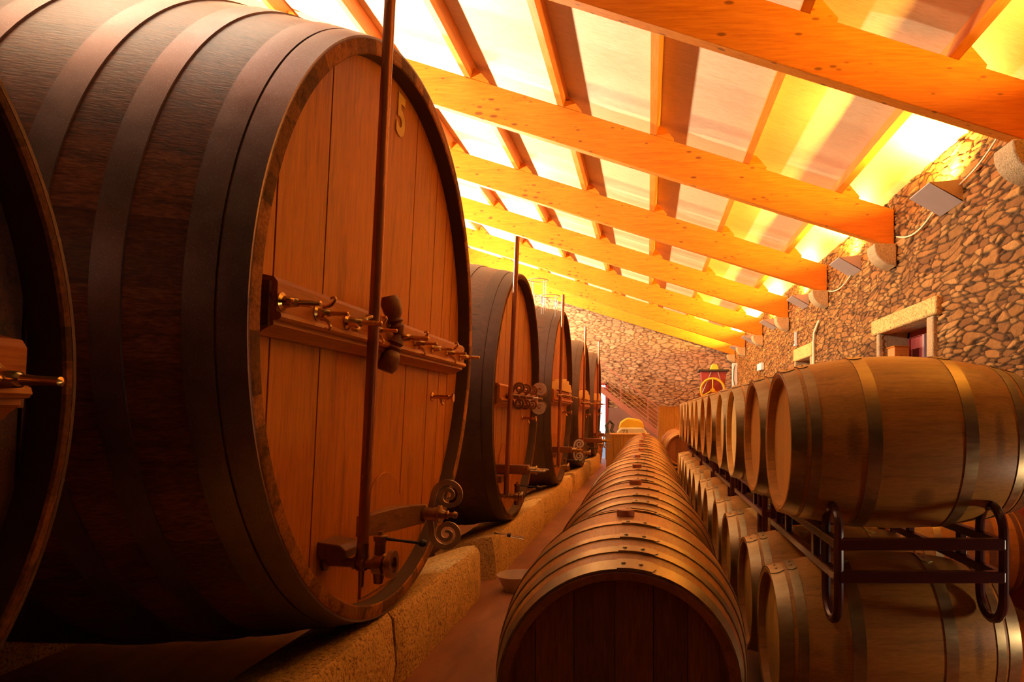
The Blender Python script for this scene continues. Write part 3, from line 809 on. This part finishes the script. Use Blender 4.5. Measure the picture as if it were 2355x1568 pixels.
# gauge pole, bracket, tap
PY = 3.09 - 3.70
def loc5(X, Y, Z):      # eye-relative figure -> local of vat five
    p = Matrix.Rotation(-.05, 3, 'Y') @ (Vector((X, Y, Z + H)) - v5.location); return p
pb = loc5(-1.27, 3.09, -.66)
gauge_pole(v5, PY, pb.x, pb.z - .03, pb.z + 2.62, .024)
bottom_tap(v5, PY, pb.z, -rec, 1., .31)
mb = MB(); mb.lathe([(pb.z - .11, .001), (pb.z - .105, .012), (pb.z - .03, .014), (pb.z, .03), (pb.z + .03, .03), (pb.z + .05, .026), (pb.z + .09, .026)], 14, 'z', (pb.x, PY, 0)); mb.build('gauge_fitting', M['brass_old'], v5)
a = loc5(-1.36, 3.01, -.60); mb = MB(); mb.prism([(-rec, a.z - .03), (-rec, a.z + .045), (-rec + .10, a.z + .035), (-rec + .13, a.z + .01), (-rec + .10, a.z - .04)], 'y', a.y, a.y + .17); mb.build('pole_bracket', M['walnut'], v5, 0, bevel=.006)
sample_tap(v5, 4.50 - 3.70, loc5(-1.3, 4.5, .11).z, -rec, 1.25)
# manhole door, its wooden bar with a scalloped top and the scroll nut
hz = loc5(-1.38, 3.72, -.60).z
mb = MB()
pts = [(math.cos(a) * .26 + (3.74 - 3.70), hz + .02 + .27 * math.sin(a)) for a in [PI * q / 16 for q in range(17)]] + [(-.25 + .04, hz - .33), (.27, hz - .33)]
mb.prism(pts, 'x', -rec - .002, -rec + .012, .25)
mb.build('manhole_door', M['vat_head'], v5, 0, bevel=.004)
A = loc5(-1.335, 3.225, -.522); B = loc5(-1.165, 3.60, -.512)
d = (B - A); d.z = 0; d.normalize(); nrm = Vector((-d.y, d.x, 0))
mb = MB(); K = 24; vs = []; fs = []
for q in range(K + 1):
    t = q / K; p = A.lerp(B, t); hh = .048
    w = .05 * (1 - .2 * t)
    top = hh + .010 * math.cos((t - .5) * 2.2) + (.012 if .38 < t < .72 and (q % 2) else 0) + (.022 if .42 < t < .68 else 0)
    wd = w + (.05 * math.sin(PI * (t - .25) / .55) if .25 < t < .8 else 0)
    for (s_, zz) in ((-1, -hh), (1, -hh), (1, hh), (-1, hh)):
        off = nrm * (wd * .5 if s_ > 0 else -w * .5)
        vs.append((p.x + off.x, p.y + off.y, p.z + zz + (.012 * math.sin(PI * t) if zz > 0 else 0)))
    if q:
        o = (q - 1) * 4; pp = q * 4
        for k in range(4): fs.append((o + k, o + (k + 1) % 4, pp + (k + 1) % 4, pp + k))
fs += [(0, 1, 2, 3), (K * 4 + 3, K * 4 + 2, K * 4 + 1, K * 4)]
mb.add(vs, fs); mb.build('manhole_bar', M['bar'], v5, 30, bevel=.003)
scroll_handle(v5, (B.x - .005, B.y, B.z), M['scroll'], 1.0)

# --- vat four, at the left edge
v4, rec, R = make_vat((-1.45, .67), 1.09, .05, .05, 2.9, None, M['vat_far'], .13, 'dark oak vat cut by the left edge of the picture', 22, ring=.032, dim=True)  # darker head, stave ends and hoops stand in for the shade here
bm4, bx4 = moulded_beam(v4, rec, R, -.92, .955, .035, .20, .08)
for yy in (-.5, -.1, .25, .55, .87): wing_bolt(bm4, bx4, yy, R + .03, 0, 1.4)

# --- far vats
def far_vat(Yc, R, label, seed, style, ptop, hmat, lean=.035, scroll='white', flat=False, bl=.31):
    v, rec, R = make_vat((-1.30, Yc), R, R * math.cos(lean) - 1.045, lean, 3.2, None, hmat, .15, label, seed, False, ring=.045)
    zb = 0.0
    b_, bx_ = moulded_beam(v, rec, R, -R * .86, R * .86, zb, .22, .10)
    if style == 'scrolls':
        for k, yy in enumerate((-.75, -.40, -.02, .30, .62)):
            big = k == 3
            mb = MB()
            for sg in (1, -1):
                tail = [(bx_ + .02, R + zb + sg * .01), (bx_ + .05, R + zb + sg * .03)]
                s = 1.1 if big else .8
                spiral_strip(mb, (bx_ + .06 + .07 * s, R + zb + sg * .085 * s), .062 * s, 2.0, .030 * s, .014 * s, .014, 'xz', PI, -sg, yy, 60, tail)
            mb.lathe([(bx_, .001), (bx_, .03), (bx_ + .03, .03), (bx_ + .03, .016), (bx_ + .12, .014), (bx_ + .12, .001)], 14, 'x', (0, yy, R + zb))
            mb.build('scroll_nut', M['scroll_white'] if big else M['brass_old'], b_)
    else:
        poly = [(-R * .62, R + .10)] + [(yy, R + .10 + (.16 + .03 * math.cos(yy * 21)) * max(0, math.cos(yy / (R * .62) * PI / 2)) ** .5) for yy in [R * .62 * (q / 20 - 1) for q in range(1, 40)]] + [(R * .62, R + .10)]
        mb = MB(); mb.prism(poly, 'x', -rec - .002, -rec + .13); mb.build('carved_crest', M['crest'], b_, 30)
        for yy in (-.8, -.4, 0., .4, .8): wing_bolt(b_, bx_, yy, R + .02, .2, 1.2, M['brass_old'])
    py = -.78
    xb = -rec + .14
    zb_ = R - (H + (R * math.cos(lean) - 1.045)) + .74
    gauge_pole(v, py, xb, .30, .30 + ptop, .022)
    bottom_tap(v, py, .31, -rec, .9, .30)
    sample_tap(v, .62, R - .22, -rec, 1.4)
    mb = MB(); mb.box((-rec, py - .14, .44), (-rec + .12, py + .14, .50)); mb.build('pole_bracket', M['walnut'], v, 0, bevel=.006)
    mb = MB(); mb.box((-rec, py + .10, .50), (-rec + bl, py + .22, .585)); mb.build('manhole_bar', M['walnut'], v, 0, bevel=.006)
    hz = .50
    mb = MB(); pts = [(math.cos(a) * .26 + .0 - .3, hz + .27 * math.sin(a)) for a in [PI * q / 14 for q in range(15)]] + [(-.56, .2), (-.04, .2)]
    mb.prism(pts, 'x', -rec - .002, -rec + .012, .25); mb.build('manhole_door', hmat, v, 0)
    scroll_handle(v, (-rec + bl - .01, py + .16, .542), M['scroll_white'] if scroll == 'white' else M['scroll'], .88, flat)
    return v
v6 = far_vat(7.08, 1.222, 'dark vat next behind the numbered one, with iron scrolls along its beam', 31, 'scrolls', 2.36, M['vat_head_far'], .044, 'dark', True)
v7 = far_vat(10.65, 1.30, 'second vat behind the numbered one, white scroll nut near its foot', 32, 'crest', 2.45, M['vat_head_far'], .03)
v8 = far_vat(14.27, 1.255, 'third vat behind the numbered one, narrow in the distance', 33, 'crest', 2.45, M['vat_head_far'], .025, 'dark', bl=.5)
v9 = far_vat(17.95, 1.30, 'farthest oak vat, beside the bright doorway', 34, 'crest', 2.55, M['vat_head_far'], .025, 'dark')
# brass disc on a string under the third vat
mb = MB(); mb.lathe([(-.004, .001), (-.004, .055), (.004, .055), (.006, .012), (.006, .001)], 24, 'x', (.16, -.15, -.16)); mb.tube([(.155, -.15, -.10), (-.005, -.12, .03)], .0025, 6); mb.tube([(.155, -.15, -.10), (-.005, -.19, .03)], .0025, 6)
mb.build('brass_tag', M['brass'], v7)

# ------------------------------------------------------------------ granite plinth blocks
pl = ['granite plinth block running out of the bottom of the picture', 'granite plinth block under the numbered vat, beside the black gap', 'granite plinth block just beyond the black gap', 'granite plinth block with the hanging brass disc', 'granite plinth block under the third vat behind the numbered one', 'farthest granite plinth block']
for k, (y0, y1, zt) in enumerate(((-.6, 3.70, -1.048), (3.71, 5.58, -1.048), (6.12, 9.02, -1.075), (9.05, 12.4, -1.075), (12.9, 15.8, -1.075), (16.4, 19.4, -1.075))):
    mb = MB()
    xf = -1.325
    n = 24
    rng = random.Random(k)
    vs = []; fs = []
    K = 14
    sec = [(xf + .0, 0), (xf + .012, .12), (xf, H + zt - .04), (xf - .03, H + zt), (xf - .16, H + zt - .01), (xf - .55, H + zt - .14), (xf - .55, 0)]
    for q in range(n + 1):
        y = y0 + (y1 - y0) * q / n
        e = min(q, n - q)
        for (a_, b_) in sec:
            jx = rng.uniform(-.008, .008) - (.03 if e == 0 else .008 if e == 1 else 0)
            vs.append((a_ + (jx if a_ > xf - .1 else 0), y, b_ + (rng.uniform(-.006, .0) if b_ > .2 else 0)))
        if q:
            for w in range(7):
                fs.append(((q - 1) * 7 + w, (q - 1) * 7 + (w + 1) % 7, q * 7 + (w + 1) % 7, q * 7 + w))
    fs += [tuple(range(7)), tuple(n * 7 + w for w in range(6, -1, -1))]
    mb.add(vs, fs)
    tag(mb.build('granite_plinth', M['granite'], smooth=50, loc=(xf, (y0 + y1) / 2, 0)), pl[k], 'plinth', 'granite plinth under the vats')
    # rear support of the same run, hidden in the dark under the vats
mb = MB(); mb.box((-4.2, -.6, 0), (-3.6, 19.4, H - 1.06)); struct(mb.build('trim_3', M['granite'], smooth=0))

# ------------------------------------------------------------------ small things
mb = MB()      # basin on the floor
mb.lathe([(.0, .001), (0, .11), (.01, .115), (.12, .165), (.128, .178), (.134, .178), (.134, .168), (.02, .105), (.02, .001)], 40, 'z', (-1.07, 5.75, 0))
tag(mb.build('basin', M['enamel'], loc=(-1.07, 5.75, 0)), 'round shallow basin on the floor between plinth and barrels', 'basin')
e = empty('glass_tube', (-1.30, 6.15, H - 1.02)); tag(e, 'thin clear tube with black clip lying on the plinth corner', 'tube')
MB().tube([(-.06, 0, -.02), (.20, .02, -.075)], .012, 12).build('tube_body', M['glass'], e)
MB().tube([(.055, .008, -.045), (.085, .011, -.051)], .018, 12).build('clip', M['black'], e)
# wire stand on the third vat
e = empty('wire_stand', (-1.62, 10.1, H + 1.47)); tag(e, 'grey wire stand with two rings on top of the second vat behind the numbered one', 'stand')
for (cx, cz, rr) in ((.03, .48, .14), (.19, .25, .15)):
    mb = MB(); mb.tube([(cx + rr * math.cos(2 * PI * q / 28), rr * math.sin(2 * PI * q / 28), cz) for q in range(28)], .006, 6, True); mb.build('ring', M['grey'], e)
    for q in range(4):
        a = 2 * PI * (q + .5) / 4
        MB().tube([(cx + rr * math.cos(a) * .9, rr * math.sin(a) * .9, -.09), (cx + rr * math.cos(a), rr * math.sin(a), cz)], .005, 6).build('leg', M['grey'], e)
# conduit and small boxes on the stone wall
mb = MB(); yc = 11.62
mb.tube([(XW - .03, yc, H + .3), (XW - .03, yc, H + 1.22), (XW - .03, yc - .05, H + 1.36), (XW - .03, yc - .32, H + 1.50), (XW - .02, yc - .36, H + 1.52)], .022, 10)
tag(mb.build('conduit', M['cream'], loc=(XW, yc, H + .3)), 'cream conduit bending up the stone wall beside the far lintel', 'pipe')
mb = MB(); mb.box((XW - .05, 13.0, H + 1.28), (XW - .01, 13.05, H + 1.55)); mb.box((XW - .06, 12.97, H + 1.28), (XW - .01, 13.08, H + 1.32))
tag(mb.build('sensor_strip', M['white'], smooth=0, loc=(XW, 13, H + 1.28)), 'narrow white strip on the stone wall above the far lintel', 'strip')
mb = MB(); mb.box((XW - .08, 16.75, H + 1.08), (XW - .0, 17.35, H + 1.25)); 
tag(mb.build('wall_box', M['white'], smooth=0, loc=(XW, 17, H + 1.08), bevel=.01), 'white box on the far stone wall just above the barrels', 'box')
mb = MB(); mb.box((XW - .16, 21.7, H + .2), (XW - .01, 21.86, H + 1.6)); 
dct = tag(mb.build('white_duct', M['white'], smooth=0, loc=(XW - .1, 21.8, H + .2)), 'white upright duct in the far right corner', 'duct')
mb = MB(); mb.tube([(XW - .08, 21.66, H + 1.55), (XW - .12, 21.66, H + 1.4), (XW - .13, 21.66, H + 1.1), (XW - .1, 21.66, H + .9)], .012, 6)
c_ = mb.build('cable', M['black'], dct); c_.location = -dct.location; c_['label'] = 'thin black cable'
for k, (y0, y1, z0, sag) in enumerate(((5.25, 6.2, 2.32, .06), (6.7, 7.75, 1.98, .10), (9.5, 10.7, 1.9, .08))):
    mb = MB(); mb.tube([(XW - .03, y0 + (y1 - y0) * q / 12, H + z0 - sag * math.sin(PI * q / 12) - (.28 * q / 12 if k == 0 else 0)) for q in range(13)], .009, 6)
    lc = mb.build('lamp_cable', M['cream'], UP[(2, 2, 3)[k]]); lc.location = -lc.parent.location

# staircase in front of the back wall
SY = 21.3
e = empty('staircase', (.6, SY, 0)); tag(e, 'mauve steel staircase with cable railing before the back wall', 'staircase')
def zs(x): return H - .33 - .78 * (x + .0)
def lineobj(name, x0, x1, dz, r, mat, y=SY, sq=False, h=None):
    mb = MB()
    if h: mb.prism([(x0, zs(x0) + dz), (x1, zs(x1) + dz), (x1, zs(x1) + dz + h), (x0, zs(x0) + dz + h)], 'y', y - .015, y + .015)
    else: mb.tube([(x0, y, zs(x0) + dz), (x1, y, zs(x1) + dz)], r, 8)
    o = mb.build(name, mat, e, 0 if h else 35); o.location = -e.location
xa, xb_ = -1.95, 1.2
lineobj('stringer', xa, xb_, -.12, 0, M['stairs'], SY, h=.2)
lineobj('stringer', xa, xb_, -.12, 0, M['stairs'], SY + .9, h=.2)
lineobj('handrail', xa, xb_, .80, .02, M['stairs'])
for k in range(5): lineobj('railing_cable', xa, xb_, .16 + .125 * k, .006, M['grey'])
for x in (-1.6, -.83, -.0, .8):
    o = MB().box((x - .018, SY - .018, zs(x) + .05), (x + .018, SY + .018, zs(x) + .82)).build('railing_post', M['stairs'], e, 0); o.location = -e.location
x = xa + .1
while x < xb_:
    o = MB().box((x, SY, zs(x + .13) - .015), (x + .27, SY + .9, zs(x + .13) + .015)).build('tread', M['stairs'], e, 0); o.location = -e.location
    x += .235
# wooden bins near the end of the hall
def bin_(name, x0, x1, y0, y1, z1, label, seed):
    random.seed(seed)
    e = empty(name, ((x0 + x1) / 2, (y0 + y1) / 2, 0)); tag(e, label, 'bin')
    def put(n, mb, m): o = mb.build(n, m, e, 0); o.location = -e.location; return o
    for (nm_, ax) in (('front_panel', y0), ('back_panel', y1 - .03)):
        mb = MB(); n = max(3, int((x1 - x0) / .13))
        for q in range(n): mb.box((x0 + (x1 - x0) * q / n + .003, ax, .08), (x0 + (x1 - x0) * (q + 1) / n - .003, ax + .03, z1), random.random())
        put(nm_, mb, M['bin'])
    for ax in (x0, x1 - .03):
        mb = MB(); n = max(3, int((y1 - y0) / .13))
        for q in range(n): mb.box((ax, y0 + .03 + (y1 - y0 - .06) * q / n + .003, .08), (ax + .03, y0 + .03 + (y1 - y0 - .06) * (q + 1) / n - .003, z1), random.random())
        put('side_panel', mb, M['bin'])
    put('bottom', MB().box((x0 + .03, y0 + .03, .08), (x1 - .03, y1 - .03, .12)), M['bin'])
    for q in (x0 + .05, x1 - .15): put('skid', MB().box((q, y0, 0), (q + .1, y1, .08)), M['oldwood'])
    put('lid', MB().box((x0 - .01, y0 - .01, z1), (x1 + .01, y1 + .01, z1 + .025)), M['bin'])
bin_('wooden_bin', -.86, .02, 14.3, 15.3, H - .43, 'low tan wooden bin behind the far end of the middle row', 4)
bin_('wooden_bin', .27, 1.35, 17.9, 18.9, H + .18, 'tall tan wooden bin below the staircase, beside the racks', 5)
# yellow pump behind the row
e = empty('grape_pump', (-.42, 16.2, 0)); tag(e, 'yellow and cream pump with black hose behind the middle row', 'pump')
def pp(n, mb, m, sm=35, bv=0):
    o = mb.build(n, m, e, sm, bevel=bv); return o
pp('body', MB().prism([(-.33, .5), (.42, .5), (.42, 1.0), (.30, 1.16), (-.20, 1.16), (-.30, 1.05)], 'y', -.3, .3), M['cream'], 0, .04)
pp('cover', MB().prism([(-.26, 1.10), (.34, 1.12), (.30, 1.28), (.20, 1.34), (-.06, 1.38), (-.22, 1.28)], 'y', -.28, .28), M['yellow'], 0, .04)
pp('chassis', MB().box((-.35, -.3, .18), (.42, .3, .5)), M['rack'], 0, .02)
for sx in (-.25, .3):
    for sy in (-.34, .3):
        pp('wheel', MB().lathe([(0, .001), (0, .16), (.04, .16), (.04, .001)], 24, 'y', (sx, sy, .16)), M['black'])
pp('hose', MB().tube([(-.42, -.2, .75), (-.50, -.2, 1.0), (-.54, -.15, 1.2), (-.46, -.1, 1.3), (-.38, -.1, 1.22), (-.42, -.15, 1.08), (-.34, -.2, 1.0)], .035, 10), M['black'])
cu = bpy.data.curves.new('marking', 'FONT'); cu.body = '73'; cu.size = .14; cu.extrude = .001; cu.align_x = 'CENTER'
o = bpy.data.objects.new('marking', cu); COL.objects.link(o); o.parent = e; o.location = (-.1, -.343, 1.0); o.rotation_euler = (PI / 2, 0, 0); cu.materials.append(M['black']); to_mesh(o)
# antique red press with a yellow flywheel
e = empty('crusher_press', (1.62, 17.2, 0)); tag(e, 'red machine with a yellow spoked flywheel above the farthest racked barrels', 'machine')
pp('hopper', MB().prism([(-.24, 1.98), (.26, 1.98), (.34, 2.52), (-.30, 2.52)], 'y', .1, .6), M['redpaint'], 0, .01)
pp('rim', MB().box((-.36, .05, 2.52), (.40, .65, 2.57)), M['black'], 0)
pp('cap', MB().prism([(-.06, 2.57), (.16, 2.57), (.12, 2.70), (-.0, 2.72)], 'y', .25, .45), M['yellow'], 0, .01)
for sx in (-.28, .28):
    for sy in (.12, .58): pp('leg', MB().box((sx - .03, sy - .03, 0), (sx + .03, sy + .03, 2.0)), M['redpaint'], 0)
for a, b2 in (((-.30, .06, 1.9), (-.05, .06, 2.5)), ((.30, .06, 1.9), (.12, .06, 2.5))): pp('strut', MB().tube([a, b2], .012, 6), M['grey'])
fw = pp('flywheel', MB().tube([(-.02 + .29 * math.cos(2 * PI * q / 40), -.02, 2.05 + .29 * math.sin(2 * PI * q / 40)) for q in range(40)], .028, 8, True), M['yellow'])
mb = MB()
for q in range(3):
    a = PI / 2 + 2 * PI * q / 3; mb.tube([(-.02, -.02, 2.05), (-.02 + .28 * math.cos(a), -.02, 2.05 + .28 * math.sin(a))], .018, 8)
mb.lathe([(-.07, .001), (-.07, .05), (.10, .05), (.10, .001)], 16, 'y', (-.02, 0, 2.05))
mb.build('spokes', M['yellow'], fw)
# upright barrel by the doorway
o = copy_tree(b0); o.location = (-1.72 + .35, 20.75, Lc / 2); o.rotation_euler = (0, PI / 2, 0)
o.location = (-1.70 - .35, 20.75, Lc / 2); tag(o, 'upright oak barrel by the bright doorway past the last vat', 'barrel')

# ------------------------------------------------------------------ light and look
w = bpy.data.worlds.new('sky'); SC.world = w; w.use_nodes = True
nt = w.node_tree; bg = nt.nodes['Background']
st = nt.nodes.new('ShaderNodeTexSky'); st.sky_type = 'HOSEK_WILKIE'; st.turbidity = 4; st.sun_direction = (-.3, .6, .75)
nt.links.new(st.outputs[0], bg.inputs[0]); bg.inputs[1].default_value = 6.
SC.view_settings.view_transform = 'Standard'; SC.view_settings.look = 'None'; SC.view_settings.gamma = 1
SC.view_settings.exposure = .15; SC.view_settings.use_curve_mapping = False
SC.cycles.max_bounces = 8; SC.cycles.diffuse_bounces = 3; SC.cycles.glossy_bounces = 3
SC.cycles.sample_clamp_indirect = 8
